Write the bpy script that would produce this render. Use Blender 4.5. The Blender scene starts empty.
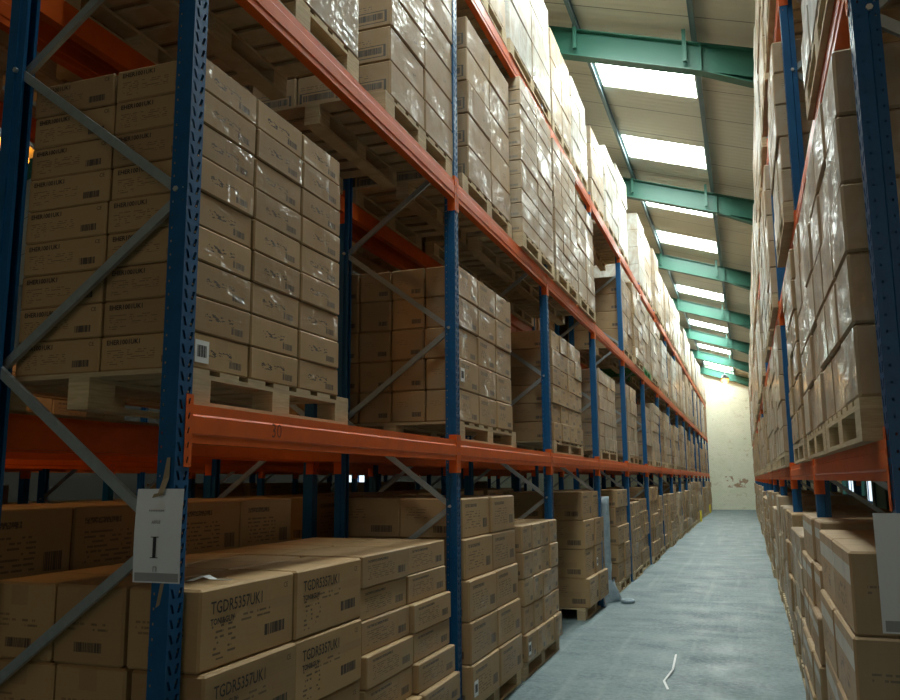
import bpy, bmesh, math, random
from mathutils import Vector, Matrix
from mathutils.bvhtree import BVHTree
random.seed(11)
R_ = random.Random(5)
C = bpy.context.scene.collection
CAMZ = 1.65

# ---------------------------------------------------------------- node helpers
class NT:
    def __init__(s, name):
        s.m = bpy.data.materials.new(name); s.m.use_nodes = True
        s.n = s.m.node_tree.nodes; s.l = s.m.node_tree.links
        s.b = s.n['Principled BSDF']
    def set(s, sock, v):
        if isinstance(v, bpy.types.NodeSocket): s.l.new(v, sock)
        elif isinstance(v, (int, float)):
            try: sock.default_value = v
            except Exception: sock.default_value = (v, v, v, 1)
        else:
            v = tuple(v)
            if len(v) == 3 and sock.type == 'RGBA': v = v + (1,)
            sock.default_value = v
    def math(s, op, a, b=0.0, c=0.0, clamp=False):
        n = s.n.new('ShaderNodeMath'); n.operation = op; n.use_clamp = clamp
        s.set(n.inputs[0], a); s.set(n.inputs[1], b); s.set(n.inputs[2], c)
        return n.outputs[0]
    def mix(s, f, a, b, mode='MIX'):
        n = s.n.new('ShaderNodeMix'); n.data_type = 'RGBA'; n.blend_type = mode
        s.set(n.inputs['Factor'], f); s.set(n.inputs[6], a); s.set(n.inputs[7], b)
        return n.outputs[2]
    def coord(s, which):
        n = s.n.new('ShaderNodeTexCoord'); return n.outputs[which]
    def geo(s): return s.n.new('ShaderNodeNewGeometry').outputs['Position']
    def attr(s, name):
        n = s.n.new('ShaderNodeAttribute'); n.attribute_name = name; return n.outputs
    def mapping(s, v, sc=(1, 1, 1), loc=(0, 0, 0)):
        n = s.n.new('ShaderNodeMapping'); s.set(n.inputs['Vector'], v)
        n.inputs['Scale'].default_value = sc
        if isinstance(loc, bpy.types.NodeSocket): s.l.new(loc, n.inputs['Location'])
        else: n.inputs['Location'].default_value = loc
        return n.outputs[0]
    def noise(s, v, scale=5, det=3, rough=.55, dist=0):
        n = s.n.new('ShaderNodeTexNoise'); s.set(n.inputs['Vector'], v)
        n.inputs['Scale'].default_value = scale; n.inputs['Detail'].default_value = det
        n.inputs['Roughness'].default_value = rough; n.inputs['Distortion'].default_value = dist
        return n.outputs[0]
    def ramp(s, v, stops):
        n = s.n.new('ShaderNodeValToRGB'); s.set(n.inputs[0], v)
        e = n.color_ramp.elements
        while len(e) < len(stops): e.new(.5)
        for i, (p, c) in enumerate(stops):
            e[i].position = p; e[i].color = (c, c, c, 1) if isinstance(c, (int, float)) else tuple(c) + (1,)
        return n.outputs[0]
    def sep(s, v):
        n = s.n.new('ShaderNodeSeparateXYZ'); s.set(n.inputs[0], v); return n.outputs
    def comb(s, x, y, z):
        n = s.n.new('ShaderNodeCombineXYZ'); s.set(n.inputs[0], x); s.set(n.inputs[1], y); s.set(n.inputs[2], z); return n.outputs[0]
    def bump(s, h, strength=.3, dist=.01):
        n = s.n.new('ShaderNodeBump'); s.set(n.inputs['Height'], h)
        n.inputs['Strength'].default_value = strength; n.inputs['Distance'].default_value = dist
        return n.outputs[0]
    def out(s, **k):
        for a, v in k.items(): s.set(s.b.inputs[a.replace('_', ' ')], v)
        return s.m

def rectmask(t, u, v, r):
    a = t.math('GREATER_THAN', u, r[0]); b = t.math('LESS_THAN', u, r[1])
    c = t.math('GREATER_THAN', v, r[2]); d = t.math('LESS_THAN', v, r[3])
    return t.math('MULTIPLY', t.math('MULTIPLY', a, b), t.math('MULTIPLY', c, d))

def carton_mat(name, rects, film=0.0, veil=0.0, tapes=(), lo=(.270, .158, .058), hi=(.395, .245, .098)):
    t = NT(name)
    uv = t.coord('UV'); su = t.sep(uv); u, v = su[0], su[1]
    rnd = t.attr('rnd'); rs = t.sep(rnd['Vector'])
    pos = t.geo()
    base = t.mix(rs[0], lo, hi)
    n1 = t.noise(pos, 3.2, 4, .6)
    base = t.mix(t.math('MULTIPLY', n1, .35), base, (.20, .125, .06))
    n2 = t.noise(t.mapping(pos, (2, 2, 40)), 4, 2)
    base = t.mix(t.math('MULTIPLY', n2, .18), base, (.50, .36, .22))
    # worn darker edges of the card
    for (r, col, a) in tapes:
        base = t.mix(t.math('MULTIPLY', rectmask(t, u, v, r), a), base, col)
    ink = None
    for (kind, r, a) in rects:
        m = rectmask(t, u, v, r)
        if kind == 'bar':
            st = t.math('GREATER_THAN', t.noise(t.comb(t.math('MULTIPLY', u, 90), rs[1], 0), 1.0, 0), .45)
            st = t.math('MAXIMUM', st, .35)
            m = t.math('MULTIPLY', m, st)
        elif kind == 'frame':
            e = (r[1] - r[0]) * .06; e2 = (r[3] - r[2]) * .07
            inn = rectmask(t, u, v, (r[0] + e, r[1] - e, r[2] + e2, r[3] - e2))
            m = t.math('SUBTRACT', m, inn, clamp=True)
        elif kind == 'lines':
            rows = t.math('FRACT', t.math('MULTIPLY', v, 14))
            rows = t.math('LESS_THAN', rows, .42)
            ri = t.math('FLOOR', t.math('MULTIPLY', v, 14))
            g = t.noise(t.comb(t.math('MULTIPLY', u, 16), t.math('MULTIPLY', ri, 7.3), rs[2]), 1.0, 2)
            m = t.math('MULTIPLY', m, t.math('MULTIPLY', rows, t.math('GREATER_THAN', g, .5)))
        elif kind == 'title':
            g = t.noise(t.comb(t.math('MULTIPLY', u, 60), t.math('MULTIPLY', v, 30), rs[2]), 1.0, 2)
            m = t.math('MULTIPLY', m, t.math('MULTIPLY_ADD', t.math('GREATER_THAN', g, .47), .7, .3))
        elif kind == 'blot':
            g = t.noise(t.comb(t.math('MULTIPLY', u, 14), t.math('MULTIPLY', v, 14), rs[2]), 1.0, 2)
            m = t.math('MULTIPLY', m, t.math('GREATER_THAN', g, .55))
        m = t.math('MULTIPLY', m, min(1, a * 1.3))
        ink = m if ink is None else t.math('MAXIMUM', ink, m)
    if ink is not None: base = t.mix(ink, base, (.045, .03, .02))
    big = t.noise(pos, 7, 2)
    kw = dict(Roughness=.72)
    if veil > 0:
        w = t.noise(t.mapping(pos, (1, 1, .55)), 5.5, 4, .6, 1.2)
        wm = t.ramp(w, [(.30, 0.25), (.75, 1.0)])
        base = t.mix(t.math('MULTIPLY', wm, veil), base, (.78, .86, .85))
    if film > 0:
        s1 = t.noise(t.mapping(pos, (1.0, 1.0, 2.6)), 2.6, 3, .55, .9)
        s2 = t.noise(t.mapping(pos, (2, 2, 1.0)), 5, 2, .5, 1.5)
        h = t.math('ADD', s1, t.math('MULTIPLY', s2, .25))
        nb = t.bump(h, .8, .05)
        cw = t.math('MULTIPLY', t.ramp(t.noise(pos, 3.1, 3, .6, .5), [(.47, .06), (.60, 1.0)]), film * .62)
        kw.update(Coat_Weight=cw, Coat_Roughness=.13, Coat_Normal=nb, Coat_IOR=1.5)
    nb2 = t.bump(t.math('ADD', big, t.math('MULTIPLY', t.noise(t.mapping(pos, (60, 60, 4)), 1, 1), .12)), .25, .012)
    t.set(t.b.inputs['Normal'], nb2)
    return t.out(Base_Color=base, **kw)

TAPE = (.26, .16, .075); LTAPE = (.50, .40, .27)
def style(nm, endr, aisler, film, veil, **k):
    return [carton_mat(nm + '_end', endr, film, veil, k.get('te', [((.40, .60, .78, 1), TAPE, .6)]), **k.get('col', {})),
            carton_mat(nm + '_aisle', aisler, film, veil, k.get('ta', [((.42, .58, .86, 1), TAPE, .4)]), **k.get('col', {})),
            carton_mat(nm + '_top', [('title', (0, 0, 0, 0), 0)], film * .5, veil * .7, [((0, 1, .46, .54), TAPE, .7)], **k.get('col', {}))]
S = {}
S['EH'] = style('carton_long', [('lines', (.06, .26, .12, .62), .45), ('lines', (.30, .62, .30, .62), .45), ('bar', (.70, .90, .14, .36), .75)],
    [('blot', (.2, .7, .38, .62), .75), ('bar', (.66, .88, .14, .36), .7)], .75, .02, te=[], ta=[((.40, .62, .6, 1), TAPE, .25)])
S['TG'] = style('carton_large', [('bar', (.30, .72, .14, .27), .75), ('lines', (.1, .45, .42, .62), .4), ('lines', (.5, .8, .4, .56), .5)],
    [('lines', (.10, .22, .08, .54), .6), ('lines', (.26, .34, .14, .54), .6), ('lines', (.30, .72, .50, .60), .5), ('bar', (.66, .90, .20, .36), .8)], .10, 0,
    te=[((.35, .62, .72, 1), TAPE, .5)], ta=[((.45, 1, .56, .70), (.30, .185, .09), .55)])
S['MD'] = style('carton_medium', [('bar', (.55, .90, .12, .30), .7), ('lines', (.1, .45, .5, .8), .4)],
    [('title', (.10, .52, .78, .87), .7), ('lines', (.10, .66, .20, .70), .5), ('bar', (.74, .92, .18, .44), .7)], .45, .03, te=[((.25, .8, .35, .55), TAPE, .4)], ta=[])
S['UP'] = style('carton_upright', [('bar', (.62, .92, .14, .30), .75), ('lines', (.12, .5, .5, .7), .3)],
    [('title', (.10, .50, .74, .88), .6), ('blot', (.14, .60, .30, .62), .4), ('bar', (.64, .90, .10, .28), .7)], .75, .06, te=[])
S['BC'] = style('carton_barcode', [('bar', (.12, .84, .20, .40), .8), ('frame', (.04, .93, .10, .48), .8), ('lines', (.06, .6, .52, .72), .5)],
    [('blot', (.62, .78, .30, .5), .5)], .5, .12, te=[])
S['WR'] = style('carton_wrapped', [('bar', (.55, .9, .15, .32), .6), ('lines', (.1, .45, .5, .8), .4)],
    [('blot', (.1, .4, .55, .8), .35), ('bar', (.64, .88, .12, .30), .45)], .7, .24)
S['WH'] = style('carton_film_overexposed', [('blot', (.3, .7, .3, .6), .3)], [('blot', (.1, .5, .5, .8), .25)], .8, .72, te=[], ta=[])  # white veil: hazy stretch film, plus skylight overexposure put into the colour
S['RT'] = style('carton_right', [('blot', (.45, .9, .40, .62), .5), ('lines', (.42, .9, .46, .58), .4)], [('blot', (.1, .5, .3, .8), .4), ('bar', (.64, .88, .12, .30), .4)], .7, .22,
    te=[((0, 1, .44, .56), TAPE, .5), ((.0, .12, 0, 1), (.40, .22, .09), .5)])
S['RG'] = style('carton_right_floor', [('lines', (.1, .8, .5, .62), .5), ('bar', (.6, .9, .15, .28), .7)], [('blot', (.2, .7, .2, .5), .5)], .35, .10,
    te=[], ta=[((0, 1, .60, .84), (.55, .62, .62), .55)])
INK = NT('printing_ink').out(Base_Color=(.03, .022, .016), Roughness=.7)
STYLES = list(S)

def simple(name, col, rough=.5, metal=0., coat=0., nscale=0, ncol=None, nf=.5, bump=0):
    t = NT(name)
    base = col
    if ncol:
        g = t.ramp(t.noise(t.geo(), nscale, 5, .65), [(.35, 0), (.7, 1)])
        base = t.mix(t.math('MULTIPLY', g, nf), col, ncol)
    if bump: t.set(t.b.inputs['Normal'], t.bump(t.noise(t.geo(), nscale * 3, 3), bump, .004))
    return t.out(Base_Color=base, Roughness=rough, Metallic=metal, Coat_Weight=coat, Coat_Roughness=.2)
M = {}
M['blue'] = simple('rack_blue_paint', (.003, .082, .215), .45, 0, .08, 9, (.004, .05, .14), .5)
M['orange'] = simple('rack_orange_paint', (.66, .105, .005), .5, 0, .08, 6, (.45, .07, .01), .6)
M['galv'] = simple('galvanised_steel', (.42, .47, .49), .38, .75, 0, 25, (.30, .34, .36), .6)
M['bolt'] = simple('zinc_bolt', (.6, .6, .58), .35, .8)
M['yellow'] = simple('yellow_guard_paint', (.75, .60, .03), .5)
M['paper'] = simple('white_paper', (.66, .70, .74), .7, 0, 0, 4, (.58, .62, .68), .4)
M['footer'] = simple('grey_print', (.27, .28, .30), .7)
M['black'] = simple('black_print', (.02, .02, .025), .6)
M['greyprint'] = simple('faint_print', (.33, .33, .36), .7)
M['tape'] = simple('brown_adhesive_tape', (.25, .19, .12), .3, 0, .5)
M['label'] = simple('white_label_paper', (.72, .74, .74), .6)
M['marker'] = simple('marker_ink', (.16, .03, .01), .6)
M['plastic'] = simple('blue_hazy_film', (.20, .28, .34), .35, 0, .4, 9, (.42, .50, .55), .6, .8)
M['green_p'] = simple('green_pallet_paint', (.03, .22, .05), .6)
M['blue_p'] = simple('blue_pallet_paint', (.02, .12, .36), .6)
M['green'] = simple('green_steel_paint', (.022, .125, .085), .5, 0, .1, 3, (.02, .14, .09), .5)
M['purlin'] = simple('grey_blue_purlin', (.12, .18, .19), .5, .3)
M['greendoor'] = simple('green_door_paint', (.05, .22, .12), .5)
M['frameblue'] = simple('blue_window_frame', (.02, .12, .40), .45)
for k_ in ('orange', 'blue'): M[k_].node_tree.nodes['Principled BSDF'].inputs['Specular IOR Level'].default_value = .3
def wood_mat(name, a, b):
    t = NT(name); p = t.geo(); rnd = t.attr('rnd'); rs = t.sep(rnd['Vector'])
    o = t.n.new('ShaderNodeObjectInfo')
    g = t.noise(t.mapping(p, (1.2, 1.2, 16)), 6, 4, .6, .6)
    c = t.mix(t.ramp(g, [(.3, 0), (.7, 1)]), a, b)
    c = t.mix(t.math('MULTIPLY', o.outputs['Random'], .4), c, (.20, .15, .10))
    t.set(t.b.inputs['Normal'], t.bump(g, .3, .004))
    return t.out(Base_Color=c, Roughness=.8)
M['wood'] = wood_mat('pallet_wood', (.42, .31, .17), (.60, .47, .28))

def floor_mat():
    t = NT('painted_concrete_floor'); p = t.geo()
    big = t.noise(t.mapping(p, (.9, .35, 1)), 1.0, 5, .6, .8)
    strk = t.noise(t.mapping(p, (.55, 1.6, 1)), 1.3, 5, .65, 1.0)
    fine = t.noise(p, 22, 5, .7)
    lin = t.noise(t.mapping(p, (7, .25, 1)), 1.0, 3, .6)
    c = t.mix(t.ramp(big, [(.3, 0), (.7, 1)]), (.075, .120, .130), (.12, .175, .182))
    c = t.mix(t.math('MULTIPLY', t.ramp(strk, [(.46, 0), (.66, 1)]), .85), c, (.035, .07, .09))
    c = t.mix(t.math('MULTIPLY', t.ramp(fine, [(.42, 0), (.72, 1)]), .6), c, (.24, .30, .30))
    c = t.mix(t.math('MULTIPLY', t.ramp(lin, [(.56, 0), (.70, 1)]), .30), c, (.26, .31, .31))
    y = t.sep(p)[1]; fx = t.math('FRACT', t.math('DIVIDE', y, 9.2)); ln = t.math('LESS_THAN', fx, .004)
    c = t.mix(t.math('MULTIPLY', ln, .6), c, (.12, .15, .15))
    ro = t.ramp(t.noise(p, 2.2, 5, .6), [(.3, .46), (.7, .70)])
    t.set(t.b.inputs['Normal'], t.bump(fine, .12, .004))
    return t.out(Base_Color=c, Roughness=ro)
M['floor'] = floor_mat()
def wall_mat():
    t = NT('painted_brick_wall'); p = t.geo(); s = t.sep(p)
    br = t.n.new('ShaderNodeTexBrick'); t.set(br.inputs['Vector'], t.comb(s[0], s[2], 0))
    br.inputs['Scale'].default_value = 4.4; br.inputs['Mortar Size'].default_value = .022
    br.inputs['Color1'].default_value = (1, 1, 1, 1); br.inputs['Color2'].default_value = (.93, .93, .93, 1); br.inputs['Mortar'].default_value = (.74, .74, .74, 1)
    n = t.noise(p, 1.3, 6, .65); n2 = t.noise(t.mapping(p, (1.5, 1, 2.5)), 2.2, 6, .7, .6)
    c = t.mix(t.ramp(n, [(.35, 0), (.7, 1)]), (.80, .86, .68), (.88, .91, .76))
    c = t.mix(t.math('MULTIPLY', t.ramp(n2, [(.58, 0), (.70, 1)]), .55), c, (.46, .40, .22))
    c = t.mix(1.0, c, br.outputs[0], 'MULTIPLY')
    # one brown patch of bare brick low on the wall
    low = t.math('LESS_THAN', t.math('ABSOLUTE', t.math('SUBTRACT', s[2], 1.50)), .30)
    lx = t.math('LESS_THAN', t.math('ABSOLUTE', t.math('SUBTRACT', s[0], -.55)), .62)
    pm = t.math('MULTIPLY', t.math('MULTIPLY', low, lx), t.ramp(t.noise(p, 3.1, 3, .6), [(.55, 0), (.58, 1)]))
    c = t.mix(t.math('MULTIPLY', pm, .8), c, (.30, .16, .06))
    t.set(t.b.inputs['Normal'], t.bump(br.outputs[1], .3, -.01))
    return t.out(Base_Color=c, Roughness=.75)
M['wall'] = wall_mat()
def ceil_mat():
    t = NT('cement_roof_sheet'); p = t.geo(); s = t.sep(p)
    fy = t.math('FRACT', t.math('DIVIDE', t.math('ADD', s[1], .35), 1.07))
    ln = t.math('LESS_THAN', fy, .022)
    n = t.noise(p, 1.2, 4, .6)
    c = t.mix(n, (.50, .49, .39), (.60, .585, .48))
    c = t.mix(t.math('MULTIPLY', ln, .75), c, (.10, .10, .08))
    w = t.math('SINE', t.math('MULTIPLY', s[1], 42))
    t.set(t.b.inputs['Normal'], t.bump(w, .25, .01))
    return t.out(Base_Color=c, Roughness=.85)
M['ceil'] = ceil_mat()
def emis(name, col, st):
    t = NT(name); return t.out(Base_Color=(.8, .8, .8), Emission_Color=col, Emission_Strength=st, Roughness=.6)
SKY = 29.0
M['sky'] = emis('translucent_skylight', (.90, 1.0, .96), SKY)
M['sodium'] = emis('sodium_lamp_glow', (1.0, .30, .02), 5)
M['winglow'] = emis('daylit_frosted_pane', (.80, .95, 1.0), 1.3)

# ---------------------------------------------------------------- mesh builder
class MB:
    def __init__(s): s.v = []; s.f = []; s.m = []; s.uv = []; s.r = []; s.sm = []
    def face(s, idx, mat=0, uv=None, r=(0, 0, 0), sm=False):
        s.f.append(tuple(idx)); s.m.append(mat); s.uv.append(uv or [(0.0, 0.0)] * len(idx)); s.r.append(r); s.sm.append(sm)
    def box(s, a, b, mat=0, ch=0.0, r=(0, 0, 0)):
        (x0, y0, z0), (x1, y1, z1) = a, b
        if x0 > x1: x0, x1 = x1, x0
        if y0 > y1: y0, y1 = y1, y0
        if z0 > z1: z0, z1 = z1, z0
        if ch <= 0:
            k = len(s.v)
            s.v += [(x0, y0, z0), (x1, y0, z0), (x1, y1, z0), (x0, y1, z0), (x0, y0, z1), (x1, y0, z1), (x1, y1, z1), (x0, y1, z1)]
            for q in ((0, 3, 2, 1), (4, 5, 6, 7), (0, 1, 5, 4), (1, 2, 6, 5), (2, 3, 7, 6), (3, 0, 4, 7)):
                s.face([k + i for i in q], mat, None, r)
        else:
            cbox(s, x0, x1, y0, y1, z0, z1, ch, (mat, mat, mat, mat), r)
    def extrude(s, prof, axis_y0, axis_y1, mat=0, closed=True):
        """profile of (x,z) points extruded along y"""
        k = len(s.v); n = len(prof)
        s.v += [(x, axis_y0, z) for x, z in prof] + [(x, axis_y1, z) for x, z in prof]
        rng = range(n) if closed else range(n - 1)
        for i in rng:
            j = (i + 1) % n; s.face([k + i, k + j, k + n + j, k + n + i], mat)
        if closed:
            s.face([k + i for i in range(n)][::-1], mat); s.face([k + n + i for i in range(n)], mat)
    def build(s, name, mats, parent=None, loc=(0, 0, 0), rotz=0):
        me = s.mesh(name, mats); return link(name, me, parent, loc, rotz)
    def mesh(s, name, mats):
        me = bpy.data.meshes.new(name); me.from_pydata(s.v, [], s.f)
        for m_ in (mats if isinstance(mats, (list, tuple)) else [mats]): me.materials.append(m_)
        me.polygons.foreach_set('material_index', s.m)
        me.polygons.foreach_set('use_smooth', s.sm)
        ul = me.uv_layers.new(name='UVMap')
        ul.data.foreach_set('uv', [c for fu in s.uv for p in fu for c in p])
        at = me.attributes.new('rnd', 'FLOAT_VECTOR', 'FACE')
        at.data.foreach_set('vector', [c for r in s.r for c in r])
        me.update(); return me

def cbox(s, x0, x1, y0, y1, z0, z1, c, mats, r, jit=None):
    """chamfered box; mats = (end -y/+y, aisle -x/+x, top/bottom, edges)"""
    P = {}
    k = len(s.v)
    for ix, X in enumerate((x0, x1)):
        for iy, Y in enumerate((y0, y1)):
            for iz, Z in enumerate((z0, z1)):
                dx = c if ix == 0 else -c; dy = c if iy == 0 else -c; dz = c if iz == 0 else -c
                j = jit[(ix, iy, iz)] if jit else (0, 0, 0)
                X_, Y_, Z_ = X + j[0], Y + j[1], Z + j[2]
                P[ix, iy, iz, 'x'] = len(s.v); s.v.append((X_, Y_ + dy, Z_ + dz))
                P[ix, iy, iz, 'y'] = len(s.v); s.v.append((X_ + dx, Y_, Z_ + dz))
                P[ix, iy, iz, 'z'] = len(s.v); s.v.append((X_ + dx, Y_ + dy, Z_))
    U4 = [(0, 0), (1, 0), (1, 1), (0, 1)]
    F = lambda ks, m, uv=None: s.face([P[q] for q in ks], m, uv, r)
    F([(0, 0, 0, 'y'), (1, 0, 0, 'y'), (1, 0, 1, 'y'), (0, 0, 1, 'y')], mats[0], U4)
    F([(1, 1, 0, 'y'), (0, 1, 0, 'y'), (0, 1, 1, 'y'), (1, 1, 1, 'y')], mats[0], U4)
    F([(1, 0, 0, 'x'), (1, 1, 0, 'x'), (1, 1, 1, 'x'), (1, 0, 1, 'x')], mats[1], U4)
    F([(0, 1, 0, 'x'), (0, 0, 0, 'x'), (0, 0, 1, 'x'), (0, 1, 1, 'x')], mats[1], U4)
    F([(0, 0, 1, 'z'), (1, 0, 1, 'z'), (1, 1, 1, 'z'), (0, 1, 1, 'z')], mats[2], U4)
    F([(0, 1, 0, 'z'), (1, 1, 0, 'z'), (1, 0, 0, 'z'), (0, 0, 0, 'z')], mats[2], U4)
    e = mats[3]
    for iz in (0, 1):
        for iy in (0, 1):
            a = [(0, iy, iz, 'y'), (1, iy, iz, 'y'), (1, iy, iz, 'z'), (0, iy, iz, 'z')]
            F(a if (iy == 0) == (iz == 1) else a[::-1], e)
        for ix in (0, 1):
            a = [(ix, 0, iz, 'x'), (ix, 1, iz, 'x'), (ix, 1, iz, 'z'), (ix, 0, iz, 'z')]
            F(a if (ix == 1) == (iz == 1) else a[::-1], e)
    for ix in (0, 1):
        for iy in (0, 1):
            a = [(ix, iy, 0, 'x'), (ix, iy, 0, 'y'), (ix, iy, 1, 'y'), (ix, iy, 1, 'x')]
            F(a if (ix == 0) == (iy == 0) else a[::-1], e)
            for iz in (0, 1):
                b = [(ix, iy, iz, 'x'), (ix, iy, iz, 'y'), (ix, iy, iz, 'z')]
                F(b if (ix + iy + iz) % 2 == 1 else b[::-1], e)

def link(name, me, parent=None, loc=(0, 0, 0), rotz=0):
    o = bpy.data.objects.new(name, me); C.objects.link(o)
    o.location = loc; o.rotation_euler = (0, 0, rotz)
    if parent: o.parent = parent
    return o
def tag(o, label=None, cat=None, group=None, kind=None):
    if label: o['label'] = label
    if cat: o['category'] = cat
    if group: o['group'] = group
    if kind: o['kind'] = kind
    return o
def empty(name, loc, label, cat, group=None):
    o = link(name, None, None, loc); o.empty_display_size = .1
    return tag(o, label, cat, group)

def text_faces(mb, txt, size, mat, place, bold=0.0, sx=1.0, align='LEFT'):
    """adds flat letters to mb; place maps (u,v) metres to 3-D"""
    cu = bpy.data.curves.new('t', 'FONT'); cu.body = txt; cu.size = size; cu.align_x = align; cu.resolution_u = 2; cu.offset = bold
    ob = bpy.data.objects.new('t', cu)
    me = bpy.data.meshes.new_from_object(ob)
    k = len(mb.v)
    for v in me.vertices: mb.v.append(tuple(place(v.co.x * sx, v.co.y)))
    for p in me.polygons: mb.face([k + i for i in p.vertices], mat, None)
    bpy.data.objects.remove(ob); bpy.data.curves.remove(cu); bpy.data.meshes.remove(me)

ORD = ['zeroth', 'first', 'second', 'third', 'fourth', 'fifth', 'sixth', 'seventh', 'eighth', 'ninth', 'tenth', 'eleventh', 'twelfth', 'thirteenth',
       'fourteenth', 'fifteenth', 'sixteenth', 'seventeenth', 'eighteenth', 'nineteenth', 'twentieth', 'twenty-first', 'twenty-second', 'twenty-third',
       'twenty-fourth', 'twenty-fifth', 'twenty-sixth', 'twenty-seventh', 'twenty-eighth', 'twenty-ninth', 'thirtieth', 'thirty-first', 'thirty-second', 'thirty-third', 'thirty-fourth', 'thirty-fifth', 'thirty-sixth']

# ---------------------------------------------------------------- shell
def plane_obj(name, pts, mat, kind='structure', thick=None):
    mb = MB(); mb.v = list(pts); mb.face(range(len(pts)), 0)
    o = mb.build(name, mat); tag(o, kind=kind); return o
def slab(name, a, b, mat):
    mb = MB(); mb.box(a, b); o = mb.build(name, mat); tag(o, kind='structure'); return o
YN, YF = -8.0, 48.3
XL, XR = -16.0, 4.3
slab('floor', (XL - .3, YN, -.2), (XR + .3, YF + .3, 0), M['floor'])
ZR = 5.80 + CAMZ; SL = .32; XRIDGE = -6.2
def roofz(x): return ZR - SL * x if x > XRIDGE else ZR - SL * XRIDGE + SL * (x - XRIDGE)
# end wall (pentagon, with thickness)
def gable(name, y0, y1, mat):
    mb = MB(); prof = [(XL, 0), (XR, 0), (XR, roofz(XR) + .3), (XRIDGE, roofz(XRIDGE) + .3), (XL, roofz(XL) + .3)]
    mb.extrude(prof, y0, y1); o = mb.build(name, mat); tag(o, kind='structure')
gable('wall_end', YF, YF + .3, M['wall'])
mbn = MB()  # unseen near wall, added with an opening shaped to steer the fill light
for (xa, xb, za, zb) in ((XL, -4.2, 0, 6.2), (3.2, XR, 0, 6.2), (-4.2, 3.2, 5.6, 6.2)): mbn.box((xa, YN - .3, za), (xb, YN, zb))
k = len(mbn.v); mbn.v += [(XL, YN - .15, 6.2), (XR, YN - .15, 6.2), (XR, YN - .15, roofz(XR) + .1), (XRIDGE, YN - .15, roofz(XRIDGE) + .1), (XL, YN - .15, roofz(XL) + .1)]
mbn.face([k, k + 1, k + 2, k + 3, k + 4])
tag(mbn.build('wall_front', M['wall']), kind='structure')
slab('wall_left', (XL - .3, YN, 0), (XL, YF, roofz(XL) + .2), simple('gloom_toned_wall', (.09, .085, .07), .8))  # dark base colour stands in for the gloom beyond the far racks
# right wall with a real opening for the window and door
mbw = MB()
WZ0, WZ1 = .7, 1.62
for (ya, yb, za, zb) in ((YN, 27.0, 0, 5.2), (34.1, 34.2, 0, 5.2), (43.2, YF, 0, 5.2), (27.0, 34.1, 2.6, 5.2), (34.2, 43.2, 0, WZ0), (34.2, 43.2, 2.3, 5.2)):
    mbw.box((XR, ya, za), (XR + .3, yb, zb))
mbw.box((XR, YN, 5.2), (XR + .3, YF, roofz(XR) + .1))
tag(mbw.build('wall_right', M['wall']), kind='structure')
# window in right wall
w1 = tag(link('window_1', None, None, (XR + .15, 34.2, WZ0)), kind='structure')
mb = MB(); mb.box((.02, 0, 0), (.04, 9.0, 1.6)); mb.build('window_pane', M['winglow'], w1)
mb = MB()
for i in range(9): y = i * 1.11 + .0; mb.box((.0, y, 0), (.02, y + .16, 1.6))
mb.box((-.06, 0, 0), (.02, 9.0, .08)); mb.box((-.06, 0, 1.52), (.02, 9.0, 1.6)); mb.build('window_frame', M['frameblue'], w1)
d1 = tag(link('door_1', None, None, (XR + .1, 27.0, 0)), kind='structure')
mb = MB(); mb.box((0, 0.06, 0), (.06, 7.04, 2.54)); mb.build('door_leaf', M['greendoor'], d1)
mb = MB(); mb.box((-.04, 0, 0), (.1, .06, 2.6)); mb.box((-.04, 7.04, 0), (.1, 7.1, 2.6)); mb.box((-.04, 0.06, 2.54), (.1, 7.04, 2.6)); mb.build('door_frame', M['purlin'], d1)
# windows in the far left wall
for i, y in enumerate((31.0,)):
    w = tag(link('window_%d' % (i + 2), None, None, (XL + .01, y, 1.0)), kind='structure')
    mb = MB(); mb.box((0, 0, 0), (.02, 4.0, 1.3)); mb.build('window_pane', M['winglow'], w)
    mb = MB()
    for k in range(5): mb.box((.02, k * .98, 0), (.06, k * .98 + .08, 1.3))
    mb.build('window_frame', M['frameblue'], w)

# ceiling with openings filled by translucent skylight sheets
SKY_X = (-1.84, -.39); SKY_H = .56
sky_c = [12.28 + 3.2 * k for k in range(-3, 12)]
mb = MB(); xs = [XR + .3, SKY_X[1], SKY_X[0], XRIDGE, -9.6, -11.2, XL - .3]
def strip(mb, x0, x1, y0, y1):
    k = len(mb.v); t = .05
    for dz in (0, t):
        mb.v += [(x0, y0, roofz(x0) + dz), (x1, y0, roofz(x1) + dz), (x1, y1, roofz(x1) + dz), (x0, y1, roofz(x0) + dz)]
    for q in ((0, 1, 2, 3), (4, 7, 6, 5), (0, 4, 5, 1), (1, 5, 6, 2), (2, 6, 7, 3), (3, 7, 4, 0)): mb.face([k + i for i in q])
def strip_with_holes(x0, x1):
    y = YN
    for c in sky_c:
        a, b = c - SKY_H, c + SKY_H
        if a > y: strip(mb, x0, x1, y, a)
        y = b
    strip(mb, x0, x1, y, YF + .3)
strip(mb, XR + .3, SKY_X[1], YN, YF + .3)
strip_with_holes(SKY_X[1], SKY_X[0])
strip(mb, SKY_X[0], XRIDGE, YN, YF + .3)
strip(mb, XRIDGE, XL - .3, YN, YF + .3)
tag(mb.build('ceiling', M['ceil']), kind='structure')
n = 10
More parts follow.
